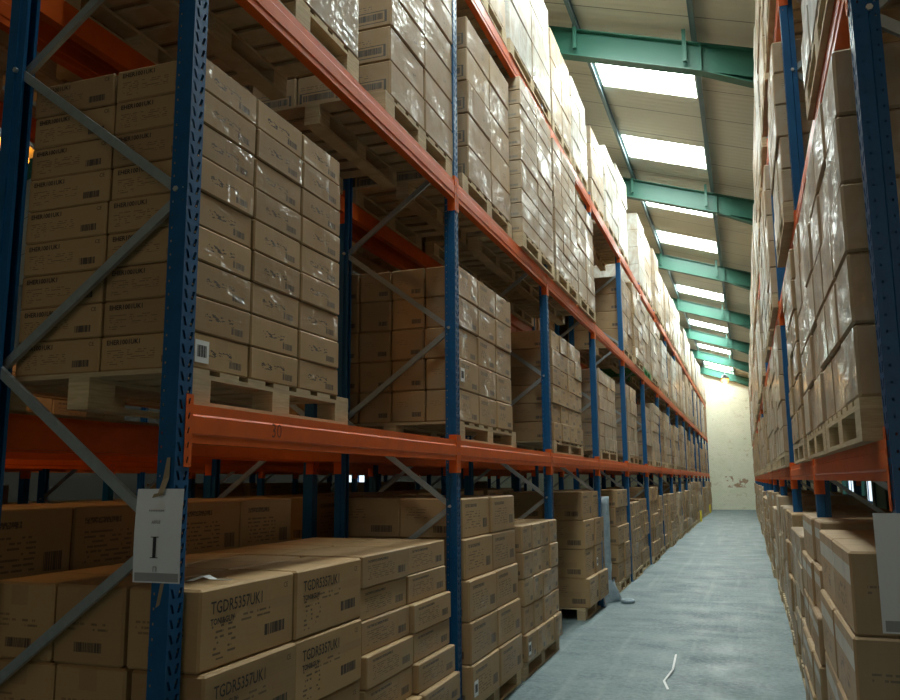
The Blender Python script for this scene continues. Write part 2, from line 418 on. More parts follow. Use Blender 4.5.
for c in sky_c:
    if c > YF - .6: continue
    for (x0, x1) in ((SKY_X[1], SKY_X[0]),):
        mb = MB(); k = 0; zo = .012; i = .004
        y0, y1 = c - SKY_H + i, c + SKY_H - i; xa, xb = x0 - i, x1 + i
        for dz in (0.012, .03):
            mb.v += [(xa, y0, roofz(xa) + dz), (xb, y0, roofz(xb) + dz), (xb, y1, roofz(xb) + dz), (xa, y1, roofz(xa) + dz)]
        for q in ((0, 1, 2, 3), (4, 7, 6, 5), (0, 4, 5, 1), (1, 5, 6, 2), (2, 6, 7, 3), (3, 7, 4, 0)): mb.face(q)
        tag(mb.build('window_%d' % n, M['sky']), kind='structure'); n += 1
# purlins (Z sections running along the building)
tn = 1
for x in (3.2, 1.1, -.33, -1.90, -3.4, -4.9):
    mb = MB(); z = roofz(x)
    prof = [(x - .035, z - .005), (x + .035, z - .005 - .07 * SL), (x + .035, z - .03), (x + .008, z - .03), (x + .008, z - .15), (x + .045, z - .165), (x + .045, z - .18), (x - .008, z - .175), (x - .008, z - .03), (x - .035, z - .03)]
    mb.extrude(prof, YN, YF); tag(mb.build('trim_%d' % tn, M['purlin']), kind='structure'); tn += 1
# green steel rafters: I sections with haunch, stiffeners and purlin cleats
FR = [10.75 + 6.2 * k for k in range(-3, 6)] + [YF - .16]
for Y in FR:
    mb = MB()
    def beam_seg(xa, xb, top, h, w=.09, tf=.016):
        def quad(x0, z0a, z0b, x1, y0, y1):
            k = len(mb.v)
            mb.v.extend([(x0, y0, z0a[0]), (x1, y0, z0b[0]), (x1, y1, z0b[0]), (x0, y1, z0a[0]), (x0, y0, z0a[1]), (x1, y0, z0b[1]), (x1, y1, z0b[1]), (x0, y1, z0a[1])])
            for q in ((0, 3, 2, 1), (4, 5, 6, 7), (0, 1, 5, 4), (1, 2, 6, 5), (2, 3, 7, 6), (3, 0, 4, 7)): mb.face([k + i for i in q])
        za, zb = roofz(xa) - .185, roofz(xb) - .185
        ha, hb = h
        quad(xa, (za - tf, za), (zb - tf, zb), xb, Y - w, Y + w)
        quad(xa, (za - ha, za - ha + tf), (zb - hb, zb - hb + tf), xb, Y - w, Y + w)
        quad(xa, (za - ha, za), (zb - hb, zb), xb, Y - .006, Y + .006)
    beam_seg(XRIDGE, -.25, 0, (.40, .40)); beam_seg(-.25, XR, 0, (.40, .95))
    def flange(xa, xb, ha, hb, w=.09, tf=.016):
        za, zb = roofz(xa) - .185 - ha, roofz(xb) - .185 - hb; k = len(mb.v)
        for dz in (0, tf): mb.v.extend([(xa, Y - w, za + dz), (xb, Y - w, zb + dz), (xb, Y + w, zb + dz), (xa, Y + w, za + dz)])
        for q in ((0, 3, 2, 1), (4, 5, 6, 7), (0, 1, 5, 4), (1, 2, 6, 5), (2, 3, 7, 6), (3, 0, 4, 7)): mb.face([k + i for i in q])
    flange(-.25, XR, .40, .40); beam_seg(XRIDGE, XL, 0, (.40, .40))
    zz = roofz(-.25) - .185
    mb.box((-.256, Y - .088, zz - .39), (-.244, Y + .088, zz - .01))
    for x in (-1.90, -.45):     # cleats from purlin to rafter
        z = roofz(x); mb.box((x - .025, Y - .125, z - .50), (x + .025, Y - .092, z - .04)); mb.box((x - .02, Y - .14, z - .50), (x + .02, Y - .125, z - .46))
    # column against the right wall
    mb.box((XR - .25, Y - .1, 0), (XR - .235, Y + .1, roofz(XR) - .2)); mb.box((XR - .02, Y - .1, 0), (XR, Y + .1, roofz(XR) - .2)); mb.box((XR - .235, Y - .008, 0), (XR - .02, Y + .008, roofz(XR) - .2))
    tag(mb.build('trim_%d' % tn, M['green']), kind='structure'); tn += 1
    mb = MB()                    # left column at the ridge side
# ---------------------------------------------------------------- racks
PW = .08   # post size
def perf_panel(mb, O, U, V, w, h, pitch, holes, z0=0):
    O = Vector(O); U = Vector(U); V = Vector(V)
    def q(a, b, c, d):
        k = len(mb.v)
        for (u_, v_) in (a, b, c, d): mb.v.append(tuple(O + U * u_ + V * v_))
        mb.face([k, k + 1, k + 2, k + 3])
    u = 0
    for (c, hw, hh, sl) in holes:
        a, b = c - hw - abs(sl) - .002, c + hw + abs(sl) + .002
        q((u, 0), (a, 0), (a, h), (u, h))
        n_ = int(h / pitch)
        for i in range(n_):
            v0 = i * pitch; v1 = v0 + pitch if i < n_ - 1 else h; m_ = v0 + pitch / 2
            H = [(c - hw - sl, m_ - hh), (c + hw - sl, m_ - hh), (c + hw + sl, m_ + hh), (c - hw + sl, m_ + hh)]
            K = [(a, v0), (b, v0), (b, v1), (a, v1)]
            for j in range(4):
                j2 = (j + 1) % 4; q(K[j], K[j2], H[j2], H[j])
        u = b
    q((u, 0), (w, 0), (w, h), (u, h))
def post_mesh(h, d, perf):
    """front panel faces d*x; local origin at front near corner (x=0,y=0); body extends to -d*x"""
    mb = MB()
    if perf:
        perf_panel(mb, (0, 0, 0), (0, 1, 0), (0, 0, 1), PW, h, .05, [(.020, .0065, .016, -.006), (.060, .0065, .016, .006)])
        for y in (0, PW):
            perf_panel(mb, (0, y, 0), (-d, 0, 0), (0, 0, 1), .045, h, .05, [(.018, .003, .004, 0)])
            yy = y + (.008 if y == 0 else -.008)
            k = len(mb.v)
            mb.v += [(-d * .045, y, 0), (-d * .050, yy, 0), (-d * .050, yy, h), (-d * .045, y, h)]; mb.face([k, k + 1, k + 2, k + 3])
            perf_panel(mb, (-d * .05, yy, 0), (-d, 0, 0), (0, 0, 1), .030, h, .05, [(.017, .003, .004, 0)])
            yl = yy + (.014 if y == 0 else -.014); k = len(mb.v)
            mb.v += [(-d * .08, yy, 0), (-d * .08, yl, 0), (-d * .08, yl, h), (-d * .08, yy, h)]; mb.face([k, k + 1, k + 2, k + 3])
        # dark inner liner far back of the open section keeps the holes dark
    else:
        t = .003
        mb.box((0, 0, 0), (-d * t, PW, h))
        for y, s_ in ((0, 1), (PW, -1)):
            mb.box((-d * t, y, 0), (-d * .047, y + s_ * t, h)); mb.box((-d * .044, y + s_ * t, 0), (-d * .047, y + s_ * .010, h))
            mb.box((-d * .047, y + s_ * .008, 0), (-d * .08, y + s_ * .011, h)); mb.box((-d * .077, y + s_ * .011, 0), (-d * .08, y + s_ * .024, h))
    mb.box((.02 * d, -.02, 0.0), (-d * .10, PW + .02, .006))
    return mb.mesh('upright_post', M['blue'])
def beam_mesh(L, d, hh):
    mb = MB()
    prof = [(0, 0), (0, .030), (.004, .036), (.004, hh * .70), (0, hh * .75), (0, hh), (-.028, hh), (-.028, hh - .022), (-.05, hh - .022), (-.05, 0)]
    prof = [(x * d, z) for x, z in prof]
    if d < 0: prof = prof[::-1]
    mb.extrude(prof[::-1], 0, L); return mb.mesh('load_beam', M['orange'])
def conn_mesh(d, side, hh):
    """side +1: connector at the beam's near end (sits on the post before y=0); -1: at its far end (local y=0 is the beam end)"""
    mb = MB(); zb, zt = -.085, hh + .035; H = zt - zb
    # front plate over the post face with slots
    mb2 = MB()
    y0 = -.038 if side > 0 else 0.0
    perf_panel(mb2, (d * .005, y0, zb), (0, 1, 0), (0, 0, 1), .038, H, H / 5, [(.019, .004, .011, .003)])
    k = len(mb.v); mb.v += mb2.v
    for f in mb2.f: mb.face([k + i for i in f])
    mb.box((d * .0035, y0, zb), (d * .0045, y0 + .006, zt)); mb.box((d * .0035, y0 + .032, zb), (d * .0045, y0 + .038, zt))
    ys = 0.0
    mb.box((d * .005, (ys if side > 0 else -.004), zb), (-d * .052, (ys + .004 if side > 0 else 0), zt))
    return mb.mesh('beam_connector', M['orange'])
def channel(mb, a, b, w=.036, t=.020):
    a = Vector(a); b = Vector(b); D = (b - a).normalized(); Yv = Vector((0, 1, 0)); N = D.cross(Yv).normalized()
    # C section: web facing -y, two flanges
    def bar(n0, n1, y0, y1):
        k = len(mb.v)
        for e in (a, b):
            for (n_, y_) in ((n0, y0), (n1, y0), (n1, y1), (n0, y1)): mb.v.append(tuple(e + N * n_ + Yv * y_))
        for q in ((0, 1, 2, 3), (7, 6, 5, 4), (0, 4, 5, 1), (1, 5, 6, 2), (2, 6, 7, 3), (3, 7, 4, 0)): mb.face([k + i for i in q])
    bar(-w / 2, w / 2, -t / 2, -t / 2 + .003); bar(-w / 2, -w / 2 + .003, -t / 2 + .003, t / 2); bar(w / 2 - .003, w / 2, -t / 2 + .003, t / 2)
    bar(-w / 2 + .003, -w / 2 + .011, t / 2 - .003, t / 2); bar(w / 2 - .011, w / 2 - .003, t / 2 - .003, t / 2)
def bolt(mb, x, y, z, r=.011):
    k = len(mb.v)
    for yy in (y, y - .012):
        for i in range(6): mb.v.append((x + r * math.cos(i * math.pi / 3), yy, z + r * math.sin(i * math.pi / 3)))
    mb.face([k + i for i in range(6)]); mb.face([k + 6 + i for i in range(6)][::-1])
    for i in range(6): j = (i + 1) % 6; mb.face([k + i, k + j, k + 6 + j, k + 6 + i])

def rack(label, xf, d, depth, ys, levels, top, nperf, rear_near=4, brace0=.87, bstep=.62, nbr=100, guards=(), rear_beams=True, nconn=5, group=None, hb=.14):
    """d=+1: aisle on the +x side (left rack); d=-1: aisle on -x side"""
    root = empty('pallet_rack', (xf, ys[0], 0), label, 'pallet rack', group)
    ox, oy = xf, ys[0]
    pm_p, pm_s = post_mesh(top, d, True), post_mesh(top, d, False)
    pm_r = post_mesh(top, -d, False)
    for i, y in enumerate(ys):
        o = link('upright_post', pm_p if i < nperf else pm_s, root, (0, y - oy, 0))
        o = link('upright_post', pm_r, root, (-d * depth, y - oy, 0))
        if i in guards:
            mb = MB(); mb.box((d * .10, -.02, 0), (d * .012, PW + .02, .42)); mb.box((d * .012, -.02, 0), (-d * .08, -.012, .42)); mb.box((d * .012, PW + .012, 0), (-d * .08, PW + .02, .42))
            g = mb.build('post_guard', M['yellow'], root, (0, y - oy, .006)); g['label'] = 'yellow steel guard round the foot of the post'
    cn = {s: conn_mesh(d, s, hb) for s in (1, -1)}; cr = {s: conn_mesh(-d, s, hb) for s in (1, -1)}
    bm_cache = {}
    for i in range(len(ys) - 1):
        y0 = ys[i] + PW; L = ys[i + 1] - y0
        key = round(L, 3)
        if key not in bm_cache: bm_cache[key] = (beam_mesh(L, d, hb), beam_mesh(L, -d, hb))
        for (z) in levels:
            b = link('load_beam', bm_cache[key][0], root, (0, y0 - oy, z))
            link('beam_connector', cn[1], b, (0, 0, 0)); link('beam_connector', cn[-1], b, (0, L, 0))
            if rear_beams:
                r = link('load_beam', bm_cache[key][1], root, (-d * depth, y0 - oy, z))
                if i < nconn: link('beam_connector', cr[1], r, (0, 0, 0)); link('beam_connector', cr[-1], r, (0, L, 0))
    rest = MB(); count = 0
    for i, y in enumerate(ys):
        yc = y - oy + PW / 2; z = brace0; front = True; js = []
        z -= bstep * 10
        while z < .15: z += bstep; front = not front
        while z < top - .1:
            js.append(((-d * .05) if front else (-d * (depth - .05)), z)); z += bstep; front = not front
        bolts = MB()
        for a, b in zip(js, js[1:]):
            mb = MB() if count < 98 else rest
            off = .012 if (js.index(a) % 2) else -.012
            channel(mb, (a[0], yc + off, a[1]), (b[0], yc + off, b[1]))
            if mb is not rest: mb.build('diagonal_brace', M['galv'], root)
            count += 1
        if i < 3:
            for (x, zz) in js: bolt(bolts, x, -oy + y - .001 + .008, zz)
            if bolts.f: 
                bo = bolts.build('brace_bolts', M['bolt'], root)
    if rest.f: tag(rest.build('diagonal_brace', M['galv'], root), kind='stuff')
    return root

LX, RX = -1.87, .395
LD = .93
YS = [2.41] + [5.40 + 2.93 * k for k in range(15)]
YR = [2.68 + 2.93 * k for k in range(16)]
LL = [1.79, 3.66, 5.48]; RL = [1.64, 3.21, 4.89]
rootL = rack("long blue and orange pallet rack along the left of the aisle", LX, 1, LD, YS, LL, 5.70, 3, guards=(11, 14), brace0=1.65 + 1.07 - 1.24 * 0)
rootB = rack('blue and orange pallet rack standing back to back behind the left one', LX - LD - .18, 1, .92, YS[:10], LL[:2], 5.70, 0, brace0=1.65 + .45, nconn=2)
rootC = rack('orange and blue pallet rack glimpsed across the next aisle, beyond the left racks', -6.3, 1, .95, [1.2 + 2.93 * k for k in range(9)], LL[:1], 3.4, 0, nconn=0)
rootD = rack('orange and blue pallet rack farthest to the left, behind another rack', -7.45, 1, .95, [1.2 + 2.93 * k for k in range(10)], LL[:1], 3.4, 0, nconn=0)
rootR = rack('tall blue and orange pallet rack along the right of the aisle', RX, -1, LD, YR, RL, 5.15, 2, brace0=1.65 + 1.45, hb=.125)
# handwritten mark on nearest beam
mb = MB(); text_faces(mb, '30', .085, 0, lambda u, v: (LX + .0045 + .0008, 3.02 + u, 1.835 + v))
for o in rootL.children:
    if o.name.startswith('load_beam') and abs(o.location.z - 1.79) < .01 and o.location.x == 0 and o.location.y < .2:
        m_ = mb.build('marker_writing', M['marker'], o, (-LX, -(YS[0] + PW), -1.79)); m_['label'] = 'number 30 written in marker on the beam'; break

# ---------------------------------------------------------------- pallets
def pallet_pieces(L=1.2, D=1.0):
    """origin at base centre; long side along y"""
    P = []
    mb = MB(); bw = .13; n_ = 7
    for i in range(n_):
        y = -L / 2 + i * (L - bw) / (n_ - 1); mb.box((-D / 2, y, .122), (D / 2, y + bw, .14))
    for x in (-D / 2, -.05, D / 2 - .1): mb.box((x, -L / 2, .104), (x + .1, L / 2, .122))
    P.append(('top_deck', mb, None))
    for x in (-D / 2, -.05, D / 2 - .1):
        for y in (-L / 2, -.07, L / 2 - .14):
            mb = MB(); mb.box((x, y, .018), (x + .1, y + .14, .104)); P.append(('support_block', mb, None))
    for x in (-D / 2, -.05, D / 2 - .1):
        mb = MB(); mb.box((x, -L / 2, 0), (x + .1, L / 2, .018)); P.append(('bottom_board', mb, None))
    return P
PC = {}
def pallet_meshes(L, D, mat):
    key = (round(L, 2), round(D, 2), mat)
    if key not in PC:
        pcs = pallet_pieces(L, D); full = MB()
        for (nm, mb, _) in pcs:
            k = len(full.v); full.v += mb.v
            for f in mb.f: full.face([k + i for i in f])
        PC[key] = ([(nm, mb.mesh(nm, M[mat])) for nm, mb, _ in pcs], full.mesh('wooden_pallet', M[mat]))
    return PC[key]

boxes = []    # each: dict with centre/size/rot etc.
pallets = []
cnt = {}
def stack(side, level, xf, y0, y1, zb, rows, h, ncol, ndep, depth=1.0, st='MD', jit=.006, lean=0.0, pal='wood', pz=.14, word='brown', topmiss=0, palY=None, yaw=.004, pdepth=None):
    """side 'L','B','C' (aisle on +x) or 'R'.  xf = aisle face."""
    d = -1 if side == 'R' else 1
    key = (side, level); cnt[key] = cnt.get(key, 0) + 1; idx = cnt[key]
    xc = xf - d * depth / 2
    if level != 'floor': jit *= .45
    elif side == 'R': jit *= .6
    py0, py1 = palY or (y0, y1)
    z = zb
    if pal:
        pallets.append(dict(x=xf - d * ((pdepth or depth) / 2 + .005), y=(py0 + py1) / 2, z=zb, L=py1 - py0, D=(pdepth or depth), mat=pal, key=key, idx=idx))
        z = zb + pz
    z += .0015
    sy = (y1 - y0) / ncol; sx = depth / ndep
    for r in range(rows):
        rowj = R_.uniform(-jit, jit); hh = h - .0015
        off = lean * (rows - 1 - r) / max(rows - 1, 1)
        brick = 0
        for c_ in range(ncol):
            for e in range(ndep):
                interior = (0 < c_ < ncol - 1) and (0 < e < ndep - 1) and r < rows - 1
                if interior: continue
                if e > 1 and c_ > 0 and r < rows - 1: continue
                if r == rows - 1 and topmiss and c_ >= ncol - topmiss: continue
                jx = R_.uniform(-jit, jit); jy = R_.uniform(-.003, .003)
                bx = xf - d * (sx * (e + .5)) + d * (off + rowj) + (jx if e == 0 else 0)
                by = y0 + sy * (c_ + .5) + jy
                boxes.append(dict(x=bx, y=by, z=z, sx=sx - .006 - (abs(jx) + jit if e == 0 else 0) * .5, sy=sy - .010, sz=hh, rot=R_.uniform(-yaw, yaw), st=st, key=key, idx=idx, r=r, c=c_, e=e, rows=rows, ncol=ncol, ndep=ndep, word=word, d=d))
        z += h
    return z

# --- left rack, floor
GZ = 0.0
stack('L', 'floor', -1.80, 2.51, 3.80, GZ, 4, .285, 2, 3, .98, 'TG', .012, lean=.03, pz=.14, yaw=.006)
stack('L', 'floor', -1.87, 3.90, 5.18, GZ, 7, .162, 2, 2, .98, 'MD', .016, lean=.10, yaw=.01)
stack('L', 'floor', -1.85, 5.53, 6.85, GZ, 5, .278, 2, 2, .98, 'MD', .012, lean=.04, palY=(5.53, 6.95), yaw=.008)
stack('L', 'floor', -1.84, 7.02, 8.40, GZ, 5, .225, 4, 3, .98, 'UP', .008, lean=.03)
stack('L', 'floor', -1.90, 10.15, 11.50, GZ, 4, .342, 2, 2, 1.0, 'MD', .012, lean=.06, palY=(10.15, 11.6))
stack('L', 'floor', -1.86, 12.75, 13.95, GZ, 5, .272, 2, 3, .98, 'MD', .02)
stack('L', 'floor', -1.84, 14.30, 15.5, GZ, 5, .225, 3, 3, .98, 'UP', .014)
y = 15.75
k = 0
while y < 46.5:
    hh = R_.choice([.22, .25, .28]); tot = R_.choice([1.15, 1.3, 1.42, 1.36])
    rw = max(4, int(round(tot / hh)))
    stack('L', 'floor', -1.84 + R_.uniform(-.04, .03), y, y + 1.28, GZ, rw, tot / rw, R_.choice([2, 3, 4]), 2, .98, R_.choice(['MD', 'UP', 'WR']), .02)
    y += 1.46; k += 1
# --- left rack, first shelf
Z1 = LL[0] + .14
stack('L', 'first shelf', -1.895, 2.50, 3.69, Z1, 9, .1365, 3, 2, .84, 'EH', .006, pdepth=1.0, palY=(2.5, 3.80), word='brown', yaw=.004)
stack('L', 'first shelf', -1.89, 5.53, 6.98, Z1, 5, .228, 3, 4, 1.06, 'UP', .008, palY=(5.53, 7.08))
stack('L', 'first shelf', -1.89, 8.62, 10.3, Z1, 6, .198, 4, 2, .98, 'UP', .016, yaw=.012)
stack('L', 'first shelf', -1.89, 11.62, 13.2, Z1, 6, .19, 4, 2, .98, 'WR', .012)
stack('L', 'first shelf', -1.89, 14.6, 15.9, Z1, 5, .25, 3, 2, .98, 'WR', .02)
for k in range(5, 15):
    for j in (0, 1):
        y0 = YS[k] + .14 + j * 1.39
        if y0 > 46.6: continue
        tot = R_.choice([.95, 1.1, 1.25, 1.3]); rw = R_.choice([4, 5, 6])
        stack('L', 'first shelf', -1.88 + R_.uniform(-.03, .03), y0, y0 + 1.27, Z1, rw, tot / rw, R_.choice([2, 3, 4]), 2, .98, R_.choice(['MD', 'UP', 'WR']), .02)
# --- left rack, second shelf
Z2 = LL[1] + .14
stack('L', 'second shelf', -1.875, 2.62, 3.84, Z2, 3, .40, 2, 2, 1.0, 'WR', .006, word='pale')
stack('L', 'second shelf', -1.875, 4.27, 5.42, Z2, 6, .228, 2, 3, .98, 'BC', .007, palY=(4.2, 5.39))
stack('L', 'second shelf', -1.875, 5.76, 6.99, Z2, 5, .272, 2, 3, .98, 'BC', .010, palY=(5.62, 7.02))
stack('L', 'second shelf', -1.825, 7.22, 8.58, Z2, 11, .141, 2, 3, .98, 'WR', .008, word='film-wrapped')
stack('L', 'second shelf', -1.825, 8.68, 9.95, Z2, 11, .138, 3, 3, .98, 'WR', .008, word='film-wrapped')
stack('L', 'second shelf', -1.835, 10.05, 11.26, Z2, 6, .22, 2, 3, .98, 'WR', .012, word='film-wrapped')
for k in range(4, 16):
    for j in (0, 1):
        y0 = YS[k] - 0 + .12 + j * 1.39 if k < 15 else 99
        if k == 4 or y0 > 46.7:
            if y0 > 46.7: continue
        tot = R_.choice([1.1, 1.25, 1.4, 1.45]); rw = R_.choice([4, 5, 6, 7])
        stack('L', 'second shelf', -1.88 + R_.uniform(-.01, .04), y0, y0 + 1.28, Z2, rw, tot / rw, R_.choice([2, 3]), 2, .98, R_.choice(['WR', 'WR', 'UP', 'WH']), .016, pal='green_p' if (k, j) == (5, 0) else 'wood', word='film-wrapped')
# --- left rack, top shelf
Z3 = LL[2] + .14
stack('L', 'top shelf', -1.86, 5.6, 6.9, Z3, 4, .30, 2, 2, .98, 'WR', .01, word='film-wrapped')
stack('L', 'top shelf', -1.85, 7.0, 8.72, Z3, 3, .42, 2, 2, .98, 'WH', .012, word='white-wrapped')
stack('L', 'top shelf', -1.86, 8.85, 9.98, Z3, 3, .38, 2, 2, .98, 'WR', .012, word='film-wrapped')
stack('L', 'top shelf', -1.86, 10.1, 11.15, Z3, 4, .285, 2, 2, .98, 'WH', .012, word='white-wrapped')
stack('L', 'top shelf', -1.88, 11.6, 12.7, Z3, 4, .27, 2, 2, .98, 'WR', .012, word='film-wrapped')
for k in range(4, 15):
    for j in (0, 1):
        y0 = YS[k] + .12 + j * 1.39
        if k == 4 and j == 0: y0 = 13.0
        if k == 4 and j == 1: y0 = 15.0 - .45
        if y0 > 46.7: continue
        if k >= 5 and False: continue
        tot = R_.choice([1.3, 1.45, 1.5]) if k < 9 else R_.choice([1.0, 1.2, 1.3])
        rw = R_.choice([3, 4, 5])
        if k == 4: y0 = 11.25 + 2.93 * 1 + .12 + j * 1.39 - 1.39
        stack('L', 'top shelf', -1.86 + R_.uniform(-.02, .04), y0, y0 + 1.27, Z3, rw, tot / rw, 2, 2, .98, R_.choice(['WH', 'WH', 'WR']), .014, word='white-wrapped')
# --- rack behind the left one
BX = LX - LD - .18
for k in range(0, 8):
    for j in (0, 1):
        y0 = YS[k] + .13 + j * 1.4
        rw = 4 if k < 2 else R_.choice([4, 5])
        stack('B', 'floor', BX - .03, y0, y0 + 1.25, 0, rw, (1.40 if k < 3 else 1.3) / rw, 2, 2, .86, 'MD', .01)
        if k >= 1 and not (k == 4 and j == 0):
            rw = R_.choice([4, 5]); stack('B', 'first shelf', BX - .03, y0, y0 + 1.25, Z1, rw, R_.choice([1.0, 1.2]) / rw, 3, 2, .86, 'MD', .01)
        if k < 6:
            rw = 4; stack('B', 'second shelf', BX - .03, y0, y0 + 1.25, Z2, rw, 1.1 / rw, 2, 2, .86, 'MD', .01)
for k in range(8):
    for j in (0, 1):
        y0 = 1.2 + 2.93 * k + .13 + j * 1.4
        stack('C', 'floor', -6.33, y0, y0 + 1.25, 0, 4, R_.choice([1.2, 1.3]) / 4, 2, 2, .86, 'MD', .01)
        stack('D', 'floor', -7.48, y0, y0 + 1.25, 0, 4, R_.choice([1.3, 1.5]) / 4, 2, 2, .86, 'MD', .01)
        if k != 2: stack('C', 'first shelf', -6.33, y0, y0 + 1.25, Z1, 4, R_.choice([.8, 1.1]) / 4, 2, 2, .86, 'MD', .01)
# --- right rack
ZR1, ZR2, ZR3 = RL[0] + .125, RL[1] + .125, RL[2] + .125
stack('R', 'floor', .355, 3.50, 4.95, GZ, 4, .310, 2, 2, .98, 'RG', .02, lean=.05)
stack('R', 'floor', .34, 5.05, 6.4, GZ, 5, .255, 3, 2, .98, 'RG', .02, lean=.05)
y = 6.6
while y < 46.5:
    tot = R_.choice([1.1, 1.2, 1.3]); rw = R_.choice([4, 5])
    stack('R', 'floor', .35 + R_.uniform(-.03, .02), y, y + 1.28, GZ, rw, tot / rw, R_.choice([2, 3]), 2, .98, R_.choice(['RG', 'MD', 'RT']), .02); y += 1.46
stack('R', 'first shelf', .345, 2.90, 4.12, ZR1, 5, .237, 3, 2, .98, 'RT', .01, word='film-wrapped')
stack('R', 'first shelf', .35, 4.22, 5.45, ZR1, 5, .243, 3, 2, .98, 'RT', .014, word='film-wrapped')
for k in range(1, 15):
    for j in (0, 1):
        y0 = YR[k] + .13 + j * 1.39; 
        if y0 > 46.7: continue
        rw = R_.choice([4, 5, 6]); tot = R_.choice([.95, 1.15, 1.25]); rc = .12 if (j == 1 and k in (1, 4, 7)) else 0
        stack('R', 'first shelf', .36 + rc + R_.uniform(-.03, .025), y0, y0 + 1.27, ZR1, rw, tot / rw, 3, 2, .98, R_.choice(['RT', 'MD', 'UP']), .018)
for k in range(0, 15):
    for j in (0, 1):
        y0 = YR[k] + .13 + j * 1.39
        if y0 > 46.7: continue
        if (k, j) == (0, 1): continue
        rw = R_.choice([4, 5]); tot = R_.choice([1.15, 1.3, 1.35]); rc = .12 if (j == 1 and k in (1, 3)) else 0
        stack('R', 'second shelf', .355 + rc + R_.uniform(-.03, .02), y0, y0 + 1.27, ZR2, rw, tot / rw, 3, 2, .98, R_.choice(['RT', 'WR', 'WH']), .016, word='film-wrapped', pal='green_p' if (k, j) == (3, 1) else 'wood')
for k in range(1, 15):
    for j in (0, 1):
        y0 = YR[k] + .13 + j * 1.39
        if y0 > 46.7: continue
        rw = R_.choice([3, 4]); tot = R_.choice([1.05, 1.15, 1.2])
        stack('R', 'top shelf', .355 + R_.uniform(-.02, .02), y0, y0 + 1.27, ZR3, rw, tot / rw, 2, 2, .98, R_.choice(['WR', 'WH']), .014, word='film-wrapped')

# ---------------------------------------------------------------- camera
CR = Matrix(((0.94232487, 0.05856456, 0.32953607), (0.33463392, -0.14534605, -0.93107178), (-0.00663104, 0.98764605, -0.15656088)))
FPX = 826.36
cam = bpy.data.cameras.new('Camera'); cam.lens = FPX / 900 * 36; cam.sensor_width = 36; cam.clip_end = 200; cam.clip_start = .05
co = bpy.data.objects.new('Camera', cam); C.objects.link(co)
co.matrix_world = Matrix.Translation((0, 0, CAMZ)) @ CR.to_4x4()
bpy.context.scene.camera = co
def to_px(p):
    q = CR.transposed() @ (Vector(p) - Vector((0, 0, CAMZ)))
    if q.z > -.1: return None
    return 450 + FPX * q.x / -q.z, 350 - FPX * q.y / -q.z

# ---------------------------------------------------------------- which cartons show largest
V, F = [], []
def addbb(b, x0, x1, y0, y1, z0, z1):
    k = len(V); V.extend([(x, y, z) for x in (x0, x1) for y in (y0, y1) for z in (z0, z1)])
    for q in ((0, 1, 3, 2), (4, 6, 7, 5), (0, 4, 5, 1), (2, 3, 7, 6), (0, 2, 6, 4), (1, 5, 7, 3)): F.append([k + i for i in q])
for b in boxes: addbb(b, b['x'] - b['sx'] / 2, b['x'] + b['sx'] / 2, b['y'] - b['sy'] / 2, b['y'] + b['sy'] / 2, b['z'], b['z'] + b['sz'])
for p in pallets: addbb(p, p['x'] - p['D'] / 2, p['x'] + p['D'] / 2, p['y'] - p['L'] / 2, p['y'] + p['L'] / 2, p['z'], p['z'] + .14)
bvh = BVHTree.FromPolygons(V, F); cpos = Vector((0, 0, CAMZ))
def vis(x0, x1, y0, y1, z0, z1, own):
    tot = 0.0
    faces = [((x0, y0, z0), (x1 - x0, 0, 0), (0, 0, z1 - z0))]
    X = x1 if x1 < 0 else x0
    faces.append(((X, y0, z0), (0, y1 - y0, 0), (0, 0, z1 - z0)))
    Z = z1 if z1 < CAMZ else z0
    if z1 < CAMZ or z0 > CAMZ: faces.append(((x0, y0, Z), (x1 - x0, 0, 0), (0, y1 - y0, 0)))
    for (O, A, B) in faces:
        O, A, B = Vector(O), Vector(A), Vector(B)
        cs = [to_px(O), to_px(O + A), to_px(O + A + B), to_px(O + B)]
        if any(c is None for c in cs): continue
        ar = abs(sum(cs[i][0] * cs[(i + 1) % 4][1] - cs[(i + 1) % 4][0] * cs[i][1] for i in range(4))) / 2
        hit = 0
        for a_ in (.06, .35, .65, .94):
            for b_ in (.08, .5, .92):
                P = O + A * a_ + B * b_; px = to_px(P)
                if px is None or not (0 <= px[0] <= 900 and 0 <= px[1] <= 700): continue
                dv = P - cpos; h = bvh.ray_cast(cpos, dv.normalized(), dv.length + .01)
                if h[0] is None or h[2] // 6 == own or (h[3] > dv.length - .004): hit += 1
        tot += ar * hit / 12
    return tot
for i, b in enumerate(boxes): b['vis'] = vis(b['x'] - b['sx'] / 2, b['x'] + b['sx'] / 2, b['y'] - b['sy'] / 2, b['y'] + b['sy'] / 2, b['z'], b['z'] + b['sz'], i)
for i, p in enumerate(pallets): p['vis'] = vis(p['x'] - p['D'] / 2, p['x'] + p['D'] / 2, p['y'] - p['L'] / 2, p['y'] + p['L'] / 2, p['z'], p['z'] + .14, len(boxes) + i)
order = sorted(range(len(boxes)), key=lambda i: -boxes[i]['vis'])
solo = set(i for i in order[:300] if boxes[i]['vis'] > 0)
print('cartons', len(boxes), 'visible', sum(b['vis'] > 0 for b in boxes), 'cut', boxes[order[299]]['vis'], 'pallets', len(pallets), sum(p['vis'] > 0 for p in pallets))

